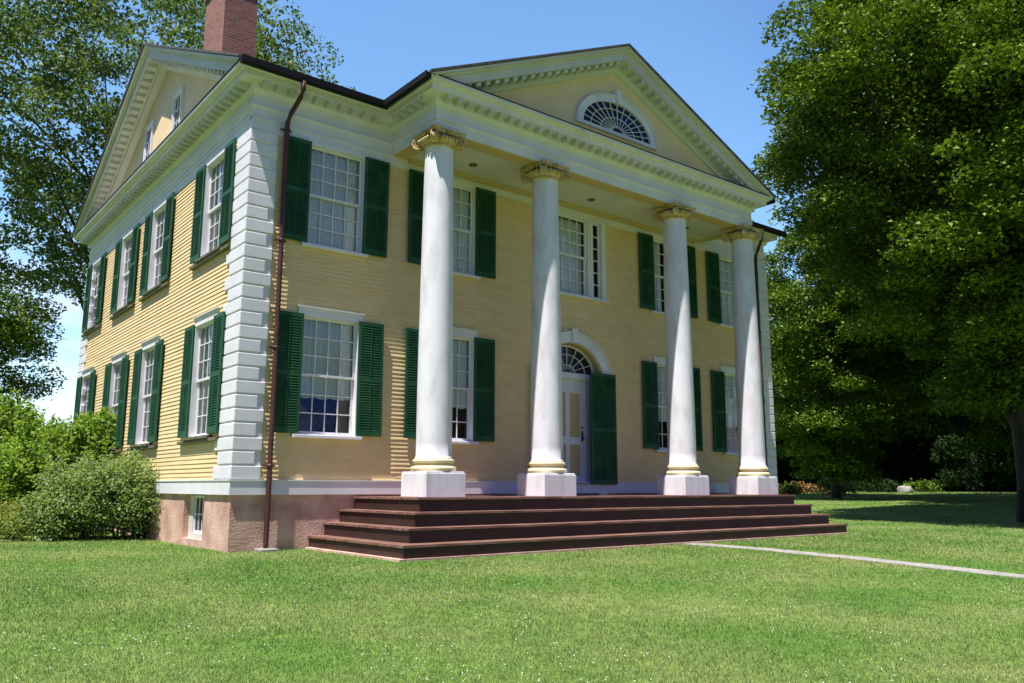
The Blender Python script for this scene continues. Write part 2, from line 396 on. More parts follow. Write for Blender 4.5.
# interior partitions and floors (seen dimly through the glass)
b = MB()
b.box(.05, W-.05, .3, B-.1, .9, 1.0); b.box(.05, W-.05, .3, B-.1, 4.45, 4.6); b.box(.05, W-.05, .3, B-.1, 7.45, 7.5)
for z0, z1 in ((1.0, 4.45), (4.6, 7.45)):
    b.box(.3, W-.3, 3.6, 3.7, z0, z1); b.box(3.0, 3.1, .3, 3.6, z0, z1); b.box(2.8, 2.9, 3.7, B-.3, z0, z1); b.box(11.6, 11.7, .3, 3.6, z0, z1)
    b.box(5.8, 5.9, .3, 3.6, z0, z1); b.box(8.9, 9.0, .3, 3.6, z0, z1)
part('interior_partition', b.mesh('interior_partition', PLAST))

# quoins : white rusticated corner blocks
def quoins(cx, cy, sx, sy):
    b = MB(); n = 26; h = (7.06-ZW1-.02)/n
    for i in range(n):
        z0 = ZW1+.02+i*h; wide = i % 2 == 0
        lf = .46 if wide else .345; ls = .80 if wide else .62
        xa, xb = cx-sx*.04, cx+sx*lf; ya, yb = cy-sy*.04, cy+sy*ls
        b.cbox(min(xa, xb), max(xa, xb), min(ya, ya+sy*.1), max(ya, ya+sy*.1), z0+.009, z0+h-.009, .016)
        ya = cy+sy*.0; xa = cx-sx*.0385
        b.cbox(min(xa, xa+sx*.1), max(xa, xa+sx*.1), min(ya, yb), max(ya, yb), z0+.009, z0+h-.009, .016)
    b.box(cx-sx*.018, cx+sx*.445, cy-sy*.018, cy+sy*.05, ZW1, 7.055); b.box(cx-sx*.016, cx+sx*.05, cy-sy*.016, cy+sy*.6, ZW1, 7.055)
    return b
for (cx, cy, sx, sy) in ((0, 0, 1, 1), (W, 0, -1, 1), (0, B, 1, -1), (W, B, -1, -1)):
    part('quoin', quoins(cx, cy, sx, sy).mesh('quoin', WHITE))

# entablature and cornice swept round the whole house, portico included
EX, EY = 2.7328, -1.5378
loop = [(0, 0), (EX, 0), (EX, EY), (W-EX, EY), (W-EX, 0), (W, 0), (W, B), (0, B)]
def offs(poly, d):
    out = []; n = len(poly)
    for i in range(n):
        p = Vector(poly[i]); a = (p-Vector(poly[i-1])).normalized(); c = (Vector(poly[(i+1) % n])-p).normalized()
        na_ = Vector((a.y, -a.x)); nc = Vector((c.y, -c.x))
        k = na_+nc; k = k/(k.dot(na_)) if abs(k.dot(na_)) > 1e-6 else na_
        out.append(p+k*d)
    return out
def sweep(prof, poly, material, name):
    b = MB(); n = len(poly); k = len(prof); vs = []; fs = []
    rings = [offs(poly, d) for d, z in prof]
    for i in range(n):
        for q in range(k): p = rings[q][i]; vs.append((p.x, p.y, prof[q][1]))
    for i in range(n):
        j = (i+1) % n
        for q in range(k): q2 = (q+1) % k; fs.append((i*k+q, j*k+q, j*k+q2, i*k+q2))
    b.add(vs, fs); return part(name, b.mesh(name, material))
OV = .37
prof = [(-.36, 7.28), (0, 7.28), (0, 7.375), (.014, 7.378), (.014, 7.455), (.045, 7.475), (.045, 7.50), (.0, 7.503), (0, 7.70), (.03, 7.715), (.055, 7.775), (.075, 7.78),
        (.075, 7.875), (.275, 7.878), (.275, 7.975), (.325, 7.978), (.325, 8.012), (OV+.015, 8.015), (OV+.015, 8.063), (-.36, 8.063)]
ent = sweep(prof, loop, WHITE, 'entablature')
# lower architrave band on the main walls only
b = MB()
for (x0, x1) in ((-.014, EX-.002), (W-EX+.002, W+.014)): b.box(x0, x1, -.014, .1, 7.06, 7.279); b.box(x0, x1, -.03, .1, 7.255, 7.277)
b.box(EX, W-EX, -.014, .1, 7.06, 7.278)
b.box(-.014, .1, .1, B, 7.06, 7.279); b.box(-.03, .1, .1, B, 7.255, 7.277); b.box(W-.1, W+.014, .1, B, 7.06, 7.279); b.box(0, W, B-.1, B+.014, 7.06, 7.279)
part('architrave', b.mesh('architrave', WHITE))
# modillion blocks below the corona
MODS = []
def mods(p0, p1, inward):
    p0 = Vector(p0); p1 = Vector(p1); L = (p1-p0).length; n = max(2, round(L/.235)); d = (p1-p0)/L; o = Vector((d.y, -d.x))
    for i in range(n):
        c = p0+d*(L*(i+.5)/n); q = [c+d*.055+o*.076, c-d*.055+o*.076, c-d*.055+o*.25, c+d*.055+o*.25]
        b = MB(); MODS.append((c, b))
        b.prism([(0, 0), (1, 0), (2, 0), (3, 0)], lambda p, t, q=q: (q[int(p[0])].x, q[int(p[0])].y, t), 7.796, 7.877)
        q2 = [c+d*.042+o*.076, c-d*.042+o*.076, c-d*.042+o*.2, c+d*.042+o*.2]
        b.prism([(0, 0), (1, 0), (2, 0), (3, 0)], lambda p, t, q=q2: (q[int(p[0])].x, q[int(p[0])].y, t), 7.783, 7.795)
for i in range(len(loop)):
    a = Vector(loop[i]); c = Vector(loop[(i+1) % len(loop)]); d = (c-a).normalized()
    if i == 1: mods(a+Vector((0, -.33)), c, 0)
    elif i == 3: mods(a, c+Vector((0, -.33)), 0)
    elif i == 0: mods(a, c-Vector((.33, 0)), 0)
    elif i == 4: mods(a+Vector((.33, 0)), c, 0)
    else: mods(a, c, 0)
MODS.sort(key=lambda t: (t[0].y > 7.5 or t[0].x > W-1.0, (t[0]-Vector((CX, CY))).length))
rest = MB()
for i, (c, b) in enumerate(MODS):
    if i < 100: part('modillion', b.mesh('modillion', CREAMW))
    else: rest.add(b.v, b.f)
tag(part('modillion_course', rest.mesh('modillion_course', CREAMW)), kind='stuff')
sweep([(.2, 8.064), (OV+.03, 8.064), (OV+.03, 8.08), (.2, 8.12)], loop, GUTTER, 'cornice_edge_strip')  # thin dark strip along the top edge of the cornice
# portico ceiling, soffit strips with warm reflected light painted in as ochre
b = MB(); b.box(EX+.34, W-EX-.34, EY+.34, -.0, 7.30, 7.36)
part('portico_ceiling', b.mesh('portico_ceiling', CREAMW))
b = MB(); b.box(EX+.03, W-EX-.03, EY+.03, EY+.33, 7.268, 7.279); b.box(EX+.03, EX+.33, EY+.335, -.016, 7.268, 7.279); b.box(W-EX-.33, W-EX-.03, EY+.335, -.016, 7.268, 7.279)
b.box(EX+.36, W-EX-.36, -.09, -.0, 7.20, 7.298)
part('soffit', b.mesh('soffit', DOORY))
for x, y in ((4.25, -.55), (7.49, -.55), (10.7, -.55)):
    b = MB(); b.lathe([(.085, 7.285), (.09, 7.30), (.06, 7.302)], x, y, 20); part('recessed_light', b.mesh('recessed_light', LIGHTG))

def clip_mesh(b, zc, name, material):
    me = b.mesh(name, material); bm = bmesh.new(); bm.from_mesh(me)
    bmesh.ops.bisect_plane(bm, geom=bm.verts[:]+bm.edges[:]+bm.faces[:], plane_co=(0, 0, zc), plane_no=(0, 0, 1), clear_inner=True); bm.to_mesh(me); bm.free(); return me
# pediments ---------------------------------------------------------------
ZE = 8.066
def rake(h0, h1, z0, z1, fn, plane_out, name):
    """raking cornice from (h0,z0) to (h1,z1); fn(h,out,z)"""
    pr = [(plane_out+.43, .0), (plane_out+.43, -.05), (plane_out+.37, -.053), (plane_out+.37, -.095), (plane_out+.325, -.098), (plane_out+.325, -.27), (plane_out+.09, -.275), (plane_out+.09, -.36), (plane_out+.055, -.37),
          (plane_out+.03, -.44), (plane_out-.22, -.44), (plane_out-.22, .0)]
    b = MB(); b.prism(pr, lambda p, t: fn(h0+(h1-h0)*t, p[0], z0+(z1-z0)*t+p[1]), 0, 1)
    L = abs(h1-h0); n = round(L/.215); sl = (z1-z0)/(h1-h0); s = 1 if h1 > h0 else -1
    for i in range(2, n):
        h = h0+s*(i+.2)*L/n
        q = [(h-.052, -.276), (h+.052, -.276), (h+.052, -.35), (h-.052, -.35)]
        b.prism(q, lambda p, t: fn(p[0], t, z0+(p[0]-h0)*sl+p[1]), plane_out+.091, plane_out+.28)
    return b
fnF = lambda h, o, z: (h, -o, z)
fnL = lambda h, o, z: (-o, h, z)
fnR = lambda h, o, z: (W+o, h, z)
XA_ = XC-.08; ZA = 10.30; XL = EX-OV
for (h0, h1) in ((XL-.03, XA_), (W-XL+.03, XA_)):
    part('raking_cornice', clip_mesh(rake(h0, h1, ZE-.02, ZA, fnF, -EY, ''), 8.045, 'raking_cornice', CREAMW))
b = MB(); b.prism([(XL+.2, 8.0), (W-XL-.2, 8.0), (XC, ZA-.1)], lambda p, t: (p[0], t, p[1]), EY+.02, EY+.2)
part('tympanum', b.mesh('tympanum', YSMOOTH))
ZG = 11.14; YC = B/2
for fn, nm in ((fnL, 'l'), (fnR, 'r')):
    for (h0, h1) in ((-OV-.03, YC), (B+OV+.03, YC)):
        part('raking_cornice', clip_mesh(rake(h0, h1, ZE-.02, ZG, fn, 0, ''), 8.045, 'raking_cornice', CREAMW))
    b = MB(); b.prism([(.0, 8.0), (B, 8.0), (YC, ZG-.12)], lambda p, t: fn(p[0], t, p[1]), -.25, -.12)
    part('tympanum', b.mesh('tympanum', YSMOOTH))
# roof
b = MB(); th = .045
def slab(q):
    b.add([(x, y, z) for x, y, z in q]+[(x, y, z+th) for x, y, z in q], [(3, 2, 1, 0), (4, 5, 6, 7), (0, 1, 5, 4), (1, 2, 6, 5), (2, 3, 7, 6), (3, 0, 4, 7)])
xo = .46
slab([(-xo, -.42, ZE-.015), (W+xo, -.42, ZE-.015), (W+xo, YC, ZG+.004), (-xo, YC, ZG+.004)])
slab([(-xo, B+.42, ZE-.015), (-xo, YC, ZG+.004), (W+xo, YC, ZG+.004), (W+xo, B+.42, ZE-.015)])
yf = EY-.46; yb = 4.45
slab([(XL-.05, yf, ZE-.018), (XL-.05, yb, ZE-.018), (XA_, yb, ZA+.004), (XA_, yf, ZA+.004)])
slab([(W-XL+.05, yf, ZE-.018), (XA_, yf, ZA+.004), (XA_, yb, ZA+.004), (W-XL+.05, yb, ZE-.018)])
roof = part('roof', b.mesh('roof', ROOF))
b = MB(); b.box(1.0, 1.78, 5.0, 6.42, 9.9, 12.95); b.box(.95, 1.83, 4.95, 6.47, 12.95, 13.1); b.box(1.0, 1.78, 5.0, 6.42, 13.1, 13.2)
ch = part('chimney', b.mesh('chimney', BRICK), roof)

# gutters and downpipes
def gut(x0, y0, x1, y1, ox, oy):
    b.prism([(0, 7.965), (.03, 7.945), (.085, 7.945), (.105, 7.975), (.105, 8.085), (.085, 8.085), (.085, 8.06), (0, 8.06)],
            lambda p, t: (x0+(x1-x0)*t+ox*p[0], y0+(y1-y0)*t+oy*p[0], p[1]), 0, 1)
g0 = OV+.004
b = MB(); gut(-OV-.05, -g0, EX-OV-.0, -g0, 0, -1); gb1 = b; b = MB(); gut(W+OV+.05, -g0, W-EX+OV, -g0, 0, -1)
gb2 = b; b = gb1; gut(EX-g0, -g0-.105, EX-g0, EY-OV-.02, -1, 0); part('gutter', b.mesh('gutter', GUTTER))
b = gb2; gut(W-EX+g0, -g0-.105, W-EX+g0, EY-OV-.02, 1, 0); part('gutter', b.mesh('gutter', GUTTER))
def downpipe(x, s, shoe=True):
    b = MB(); b.tube([(x+.12*s, -.44, 7.96), (x+.12*s, -.44, 7.80), (x+.10*s, -.40, 7.68), (x+.02*s, -.20, 7.42), (x, -.12, 7.28), (x, -.11, 7.1), (x, -.11, .12), (x, -.12, .05)], .043, 14)
    pz = part('downpipe', b.mesh('downpipe', PIPE))
    for z in (7.15, 5.15, 3.3, 1.35):
        b2 = MB(); b2.lathe([(.05, z-.02), (.058, z-.012), (.058, z+.012), (.05, z+.02)], x, -.11, 16); b2.box(x-.11, x+.11, -.075, -.06, z-.012, z+.012); b2.box(x-.015, x+.015, -.07, -.0, z-.012, z+.012)
        link('bracket', b2.mesh('bracket', PIPE), pz)
    b3 = MB(); b3.cbox(x-.15, x+.15, -.3, -.002, -.1, .045, .015); link('splash_block', b3.mesh('splash_block', CONC), pz)
downpipe(.57, 1); downpipe(W-.57, -1)

# ------------------------------------------------------------------ windows
def shutter_mesh(h, w=.50, louvre=True, name='shutter'):
    b = MB(); s = .05; t0, t1 = -.032, 0
    b.box(0, s, t0, t1, 0, h); b.box(w-s, w, t0, t1, 0, h)
    b.box(s, w-s, t0, t1, 0, .10); b.box(s, w-s, t0, t1, h-.07, h); zm = h*.47; b.box(s, w-s, t0, t1, zm, zm+.075)
    for (a, c) in ((.10, zm), (zm+.075, h-.07)):
        n = int((c-a)/.045)
        for i in range(n):
            z = a+(i+.5)*(c-a)/n
            b.add([(s, -.030, z-.022), (w-s, -.030, z-.022), (w-s, -.004, z+.024), (s, -.004, z+.024), (s, -.034, z-.016), (w-s, -.034, z-.016), (w-s, -.008, z+.030), (s, -.008, z+.030)],
                  [(0, 1, 2, 3), (4, 7, 6, 5), (0, 4, 5, 1), (3, 2, 6, 7)])
        b.box(w/2-.008, w/2+.008, -.042, -.034, a+.03, c-.03)
    b.box(s, w-s, -.003, -.0, .1, h-.07)
    return b.mesh(name, GREEN)
SH1 = shutter_mesh(Z1B-Z1A+.03); SH2 = shutter_mesh(Z2B-Z2A+.04)
def sash_mesh(hw, z0, z1, y0, nx, ny, name='sash'):
    b = MB(); s = .045; t = .035; m_ = .009
    b.box(-hw, -hw+s, y0, y0+t, z0, z1); b.box(hw-s, hw, y0, y0+t, z0, z1); b.box(-hw+s, hw-s, y0, y0+t, z0, z0+s); b.box(-hw+s, hw-s, y0, y0+t, z1-s*.9, z1)
    for i in range(1, nx):
        x = -hw+s+(2*hw-2*s)*i/nx; b.box(x-m_, x+m_, y0+.004, y0+t-.004, z0+s, z1-s*.9)
    for j in range(1, ny):
        z = z0+s+(z1-z0-1.9*s)*j/ny; b.box(-hw+s, hw-s, y0+.002, y0+t-.006, z-m_, z+m_)
    return b.mesh(name, WHITE)
def pane_mesh(hw, z0, z1, zm, y0, y1):
    b = MB(); b.add([(-hw, y0, zm), (hw, y0, zm), (hw, y0, z1), (-hw, y0, z1), (-hw, y1, z0), (hw, y1, z0), (hw, y1, zm), (-hw, y1, zm)], [(0, 1, 2, 3), (4, 5, 6, 7)])
    return b.mesh('pane', GLASS, False)
def curtain_mesh(hw, z0, z1, y, seed=0, gap=0.0):
    r_ = random.Random(seed); b = MB(); n = 60; vs = []; fs = []
    ph = r_.uniform(0, 6)
    for i in range(n+1):
        x = -hw+2*hw*i/n; yy = y+.018*math.sin(x*42+ph)+.008*math.sin(x*91+ph*2)
        vs += [(x, yy, z0+.01*math.sin(x*20+ph)), (x, yy+.004, z1)]
    for i in range(n):
        if abs(-hw+2*hw*(i+.5)/n) < gap: continue
        fs.append((2*i, 2*i+2, 2*i+3, 2*i+1))
    b.add(vs, fs, True); return b.mesh('curtain', CURT, False)
def window(h, cap, sh, curt0, seed, gap=0, sillm=None):
    b = MB(); c = .085
    # casing on the wall, jamb reveals, head
    b.box(-HW-c, -HW, -.038, .002, -.02, h+.09); b.box(HW, HW+c, -.038, .002, -.02, h+.09); b.box(-HW, HW, -.038, .002, h, h+.09)
    b.box(-HW-.025, -HW, .002, .15, -.02, h+.02); b.box(HW, HW+.025, .002, .15, -.02, h+.02); b.box(-HW, HW, .002, .15, h, h+.025); b.box(-HW, HW, .0, .15, -.03, .0)
    if cap:
        b.box(-HW-c-.005, HW+c+.005, -.045, .0, h+.091, h+.15); b.box(-HW-c-.03, HW+c+.03, -.07, .0, h+.151, h+.172)
    w = bpy.data.objects.new('window', b.mesh('window', WHITE)); COL.objects.link(w)
    s = MB(); s.cbox(-HW-c-.03, HW+c+.03, -.105, .03, -.075, -.022, .006)
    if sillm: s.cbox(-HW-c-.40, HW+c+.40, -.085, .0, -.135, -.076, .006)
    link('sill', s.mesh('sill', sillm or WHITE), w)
    zm = h*.5
    link('sash', sash_mesh(HW, zm-.02, h, .045, 4, 3), w); link('sash', sash_mesh(HW, 0, zm+.022, .083, 4, 3), w)
    link('pane', pane_mesh(HW-.02, .01, h-.01, zm, .062, .10), w)
    link('curtain', curtain_mesh(HW-.01, curt0, h-.02, .145, seed, gap), w)
    link('shutter', sh, w, (-HW-.005-.505, -.046, -.005)); link('shutter', sh, w, (HW+.005+.005, -.046, -.005))
    return w
wl1 = window(Z1B-Z1A, True, SH1, .72, 1); wl1.parent = house; wl1.location = Vector((FL[0], 0, Z1A))-E0
wl2 = window(Z2B-Z2A, False, SH2, .03, 2); wl2.parent = house; wl2.location = Vector((FL[0], 0, Z2A))-E0
for x in FL[1:]:
    copy_tree(wl1, house, Vector((x, 0, Z1A))-E0); copy_tree(wl2, house, Vector((x, 0, Z2A))-E0)
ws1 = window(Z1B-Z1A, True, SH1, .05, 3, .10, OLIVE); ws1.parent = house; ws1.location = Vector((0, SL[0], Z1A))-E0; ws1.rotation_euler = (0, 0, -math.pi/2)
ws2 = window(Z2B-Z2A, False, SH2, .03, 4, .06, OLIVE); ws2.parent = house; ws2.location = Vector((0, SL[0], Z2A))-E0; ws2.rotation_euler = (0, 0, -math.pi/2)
for y in SL:
    if y != SL[0]: copy_tree(ws1, house, Vector((0, y, Z1A))-E0, -math.pi/2)
    if y != SL[0]: copy_tree(ws2, house, Vector((0, y, Z2A))-E0, -math.pi/2)

q = random.Random(31)
for w_ in [o for o in house.children if o.name.startswith('window')]:
    side = abs(w_.rotation_euler.z) > 1; low = (w_.location.z < 3)
    for ch in w_.children:
        if ch.name.startswith('curtain'):
            h_ = (Z1B-Z1A) if low else (Z2B-Z2A)
            z0_ = q.uniform(.62, .80) if (low and not side) else .03
            ch.data = curtain_mesh(HW-.01, z0_, h_-.02, .135, q.randint(0, 999), q.choice([0, .04, .08]) if (side or not low) else 0)
        if ch.name.startswith('shutter'): ch.rotation_euler = (0, q.uniform(-.006, .006), q.uniform(-.02, .0) if ch.location.x > 0 else q.uniform(0, .02))
# middle upper window: wide sash between two narrow side lights
b = MB(); h = 7.03-5.24
xs = [-1.06, -.90, -.70, -.49, .49, .70, .90, 1.06]
b.box(-1.06, -.92, -.04, .002, -.02, h+.05); b.box(.92, 1.06, -.04, .002, -.02, h+.05); b.box(-.92, .92, -.04, .002, h-.0, h+.05)
for s in (-1, 1):
    b.box(s*.50, s*.66, -.03, .12, 0, h); b.box(s*.555, s*.605, -.055, -.03, 0, h-.02)
b.box(-.95, -.92, .002, .12, 0, h); b.box(.92, .95, .002, .12, 0, h); b.box(-.92, .92, .002, .12, h, h+.02); b.box(-1.0, 1.0, 0, .15, -.03, 0)
cw = part('window', b.mesh('window', WHITE), None, (XC, 0, 5.24))
s = MB(); s.cbox(-1.1, 1.1, -.10, .03, -.075, -.022, .006); link('sill', s.mesh('sill', WHITE), cw)
link('sash', sash_mesh(.50, h*.5-.02, h, .03, 4, 3), cw); link('sash', sash_mesh(.50, 0, h*.5+.02, .068, 4, 3), cw)
for s in (-1, 1):
    link('side_light', sash_mesh(.13, 0, h, .03, 1, 6, 'side_light'), cw, (s*.79, 0, 0))
b = MB(); b.add([(-.92, .09, 0), (.92, .09, 0), (.92, .09, h), (-.92, .09, h)], [(0, 1, 2, 3)]); link('pane', b.mesh('pane', GLASS, False), cw)
link('curtain', curtain_mesh(.48, .03, h-.02, .19, 9, 0), cw)

# basement window
b = MB(); bw = (BY1-BY0)/2; bh = BZ1-BZ0
b.box(-bw, -bw+.22, .10, .2, 0, bh); b.box(bw-.22, bw, .10, .2, 0, bh); b.box(-bw+.22, bw-.22, .10, .2, 0, .09)
ww = part('basement_window', b.mesh('basement_window', CREAMW), None, (0, (BY0+BY1)/2, BZ0), -math.pi/2)
link('sash', sash_mesh(bw-.22, .09, bh, .12, 3, 2), ww)
b = MB(); b.add([(-bw+.2, .14, .05), (bw-.2, .14, .05), (bw-.2, .14, bh), (-bw+.2, .14, bh)], [(0, 1, 2, 3)]); link('pane', b.mesh('pane', GLASS, False), ww)

# attic windows in the side gable
b = MB(); ah = 1.0
b.box(-.31, -.23, -.05, .0, -.04, ah+.0); b.box(.23, .31, -.05, .0, -.04, ah+.0); b.box(-.23, .23, -.045, 0, -.06, 0)
# round arched head
def arc_ring(b, cx, cz, rx, rz, tx, tz, y0, y1, a0=0, a1=math.pi, n=28):
    vs = []; fs = []
    for i in range(n+1):
        a = a0+(a1-a0)*i/n; c, s = math.cos(a), math.sin(a)
        for (r0, r1, yy) in ((rx, rz, y0), (rx+tx, rz+tz, y0), (rx+tx, rz+tz, y1), (rx, rz, y1)): vs.append((cx+r0*c, yy, cz+r1*s))
    for i in range(n):
        for q in range(4): fs.append((i*4+q, (i+1)*4+q, (i+1)*4+(q+1) % 4, i*4+(q+1) % 4))
    fs += [(0, 1, 2, 3), tuple(n*4+q for q in (3, 2, 1, 0))]
    b.add(vs, fs)
def half_disc(b, cx, cz, rx, rz, y, n=28):
    b.add([(cx, y, cz)]+[(cx+rx*math.cos(math.pi*i/n), y, cz+rz*math.sin(math.pi*i/n)) for i in range(n+1)], [(0, i+1, i+2) for i in range(n)])
b.box(-.33, .33, -.055, 0, ah, ah+.09)
aw_me = b.mesh('attic_window', WHITE)
aw_s = sash_mesh(.23, 0, ah, -.03, 2, 3)
b = MB(); b.add([(-.23, -.012, 0), (.23, -.012, 0), (.23, -.012, ah), (-.23, -.012, ah)], [(0, 1, 2, 3)])
aw_p = b.mesh('pane', DGLASS, False)
for yy in (4.93, 7.16):
    a = part('attic_window', aw_me, None, (.12, yy, 8.62), -math.pi/2); link('sash', aw_s, a); link('pane', aw_p, a)

# fanlight in the front pediment
b = MB(); yf_ = EY
FZ = 8.47; FX = XC-.05
arc_ring(b, FX, FZ, 1.02, .66, .16, .13, yf_-.045, yf_+.03, n=40)
arc_ring(b, FX, FZ, 1.18, .79, .03, .03, yf_-.075, yf_+.03, n=40)
b.box(FX-1.22, FX+1.22, yf_-.06, yf_+.03, FZ-.07, FZ-.002)
b.prism([(FX-.05, FZ+.64), (FX+.05, FZ+.64), (FX+.085, FZ+.93), (FX-.085, FZ+.93)], lambda p, t: (p[0], t, p[1]), yf_-.10, yf_-.0)
fl = part('fan_window', b.mesh('fan_window', WHITE))
def fan_bars(b, cx, cz, rx, rz, y0, y1, n, rings, w=.011):
    for i in range(1, n):
        a = math.pi*i/n; c, s = math.cos(a), math.sin(a); d = Vector((rx*c, rz*s)); p = Vector((-d.y, d.x)).normalized()*w
        q = [(d.x*.16+p.x, d.y*.16+p.y), (d.x*.16-p.x, d.y*.16-p.y), (d.x-p.x, d.y-p.y), (d.x+p.x, d.y+p.y)]
        b.prism(q, lambda pp, t: (cx+pp[0], t, cz+pp[1]), y0, y1)
    for k in rings: arc_ring(b, cx, cz, rx*k-w, rz*k-w, 2*w, 2*w, y0+.003, y1, n=32)
b = MB(); fan_bars(b, FX, FZ, 1.02, .66, yf_-.03, yf_-.008, 14, (.2, .5, .78), .0075)
link('muntin', b.mesh('muntin', WHITE), fl)
b = MB(); half_disc(b, FX, FZ, 1.02, .66, yf_-.004+.02-.0, 40); o = link('pane', b.mesh('pane', DGLASS, False), fl); o.location = (0, -.003-.005, 0)

# ------------------------------------------------------------------ entrance door
b = MB(); AZ = 3.19
arc_ring(b, XC, AZ, .95, .95, .20, .20, -.06, .02, n=40); arc_ring(b, XC, AZ, 1.15, 1.15, .035, .035, -.09, .02, n=40)
for s in (-1, 1):
    b.box(XC+s*.95, XC+s*1.15, -.06, .02, ZW1-.02, AZ); b.box(XC+s*1.15, XC+s*1.185, -.09, .02, ZW1-.02, AZ)
b.prism([(XC-.06, AZ+.93), (XC+.06, AZ+.93), (XC+.09, AZ+1.24), (XC-.09, AZ+1.24)], lambda p, t: (p[0], t, p[1]), -.12, 0)
# white frame: jambs and transom in the recess
for s in (-1, 1): b.box(XC+s*.50, XC+s*.66, .13, .25, ZD+.12, 3.36)
b.box(XC-.66, XC+.66, .10, .25, 3.36, 3.49)
ds = part('door_surround', b.mesh('door_surround', WHITE))
# recess lining (yellow)
b = MB(); arc_ring(b, XC, AZ, .93, .93, .02, .02, .0, .3, n=40)
for s in (-1, 1): b.box(XC+s*.93, XC+s*.95, .0, .3, ZD, AZ); b.box(XC+s*.66, XC+s*.94, .20, .28, ZD, AZ)
# spandrel between fanlight and arch
n = 36; vs = []; fs = []
for i in range(n+1):
    a = math.pi*i/n; vs += [(XC+.80*math.cos(a), .20, 3.49+.60*math.sin(a)), (XC+.94*math.cos(a), .20, AZ+.94*math.sin(a))]
for i in range(n): fs.append((2*i, 2*i+1, 2*i+3, 2*i+2))
b.add(vs, fs)
link('reveal', b.mesh('reveal', DOORY), ds)
b = MB(); fan_bars(b, XC, 3.49, .80, .60, .17, .20, 8, (.3, .68), .007); arc_ring(b, XC, 3.49, .78, .58, .035, .035, .16, .205, n=32)
fo = link('fanlight', b.mesh('fanlight', WHITE), ds)
b = MB(); half_disc(b, XC, 3.49, .80, .60, .212, 32); p_ = link('pane', b.mesh('pane', DGLASS, False), ds)
# door leaf with recessed yellow panels
b = MB(); dz0, dz1 = ZD+.22, 3.36; x0, x1 = XC-.50, XC+.50; yd0, yd1 = .17, .22
panels = [(-.37, -.06, .18, .86), (.06, .37, .18, .86), (-.37, -.06, 1.02, 1.98), (.06, .37, 1.02, 1.98)]
b.box(x0, XC-.37, yd0, yd1, dz0, dz1); b.box(XC+.37, x1, yd0, yd1, dz0, dz1); b.box(XC-.06, XC+.06, yd0, yd1, dz0, dz1)
for (za, zb) in ((0, .18), (.86, 1.02), (1.98, dz1-dz0)):
    b.box(XC-.37, XC-.06, yd0, yd1, dz0+za, dz0+zb); b.box(XC+.06, XC+.37, yd0, yd1, dz0+za, dz0+zb)
dr = part('door', b.mesh('door', WHITE))
for (a, c, za, zb) in panels:
    b = MB(); b.cbox(XC+a-.005, XC+c+.005, yd0+.018, yd0+.04, dz0+za-.005, dz0+zb+.005, .004); link('panel', b.mesh('panel', DOORY), dr)
b = MB(); b.lathe([(.0, 0), (.018, .01), (.03, .035), (.022, .055), (0, .06)], 0, 0, 16, False)
for v_i in range(len(b.v)): v = b.v[v_i]; b.v[v_i] = (XC+.43+v[0], yd0-v[2], dz0+1.0+v[1])
b.box(XC+.405, XC+.455, yd0-.008, yd0, dz0+.93, dz0+1.16)
link('handle', b.mesh('handle', IRON), dr)
b = MB(); b.lathe([(.0, 0), (.028, .0), (.025, .015), (0, .018)], 0, 0, 16, False)
for v_i in range(len(b.v)): v = b.v[v_i]; b.v[v_i] = (XC+.43+v[0], yd0-v[2]-.002, dz0+1.24+v[1])
link('lock', b.mesh('lock', IRON), dr)
b = MB(); b.box(XC-.95, XC+.95, -.06, .3, ZD, ZD+.20); b.box(XC-.70, XC+.70, -.10, .3, ZD+.20, ZD+.225); part('threshold', b.mesh('threshold', WHITE))
b = MB(); b.box(XC-.62, XC+.62, -.13, -.061, ZD+.0, ZD+.035); b.box(XC-.6, XC+.5, -.115, .05, ZD+.2255, ZD+.245)
part('door_mat', b.mesh('door_mat', IRON))
# storm shutters flanking the door
DS = shutter_mesh(2.44, .78, True, 'door_shutter')
part('door_shutter', DS, None, (7.80, -.10, 1.07)); part('door_shutter', DS, None, (2*XC-7.80-.78, -.10, 1.07))

# ------------------------------------------------------------------ columns
b = MB(); prof = []
for i in range(25):
    t = i/24; z = 1.52+t*(6.98-1.52); r_ = .302-(.302-.252)*(max(0, t-.15)/.85)**1.35; prof.append((r_, z))
prof = [(.318, 1.50), (.312, 1.51)]+prof+[(.262, 7.0), (.268, 7.02)]
shaft = b.lathe(prof, 0, 0, 56).mesh('column', COLW)
b = MB(); pb = []
def torus(z, r, h):
    return [(r-h*.5+h*.5*math.cos(a), z+h*.5+h*.5*math.sin(a)) for a in [math.pi*(-.5+k/10) for k in range(11)]]
pb = [(.20, 1.265)]+torus(1.265, .385, .095)+[(.325, 1.362), (.318, 1.38), (.325, 1.398)]+torus(1.40, .355, .075)+[(.318, 1.478), (.318, 1.50), (.2, 1.50)]
basem = b.lathe(pb, 0, 0, 56, False).mesh('column_base', BASEY)
b = MB(); b.cbox(-.39, .39, -.39, .39, ZD, 1.235, .006); b.cbox(-.375, .375, -.375, .375, 1.233, 1.266, .01)
plinth = b.mesh('plinth', COLW)
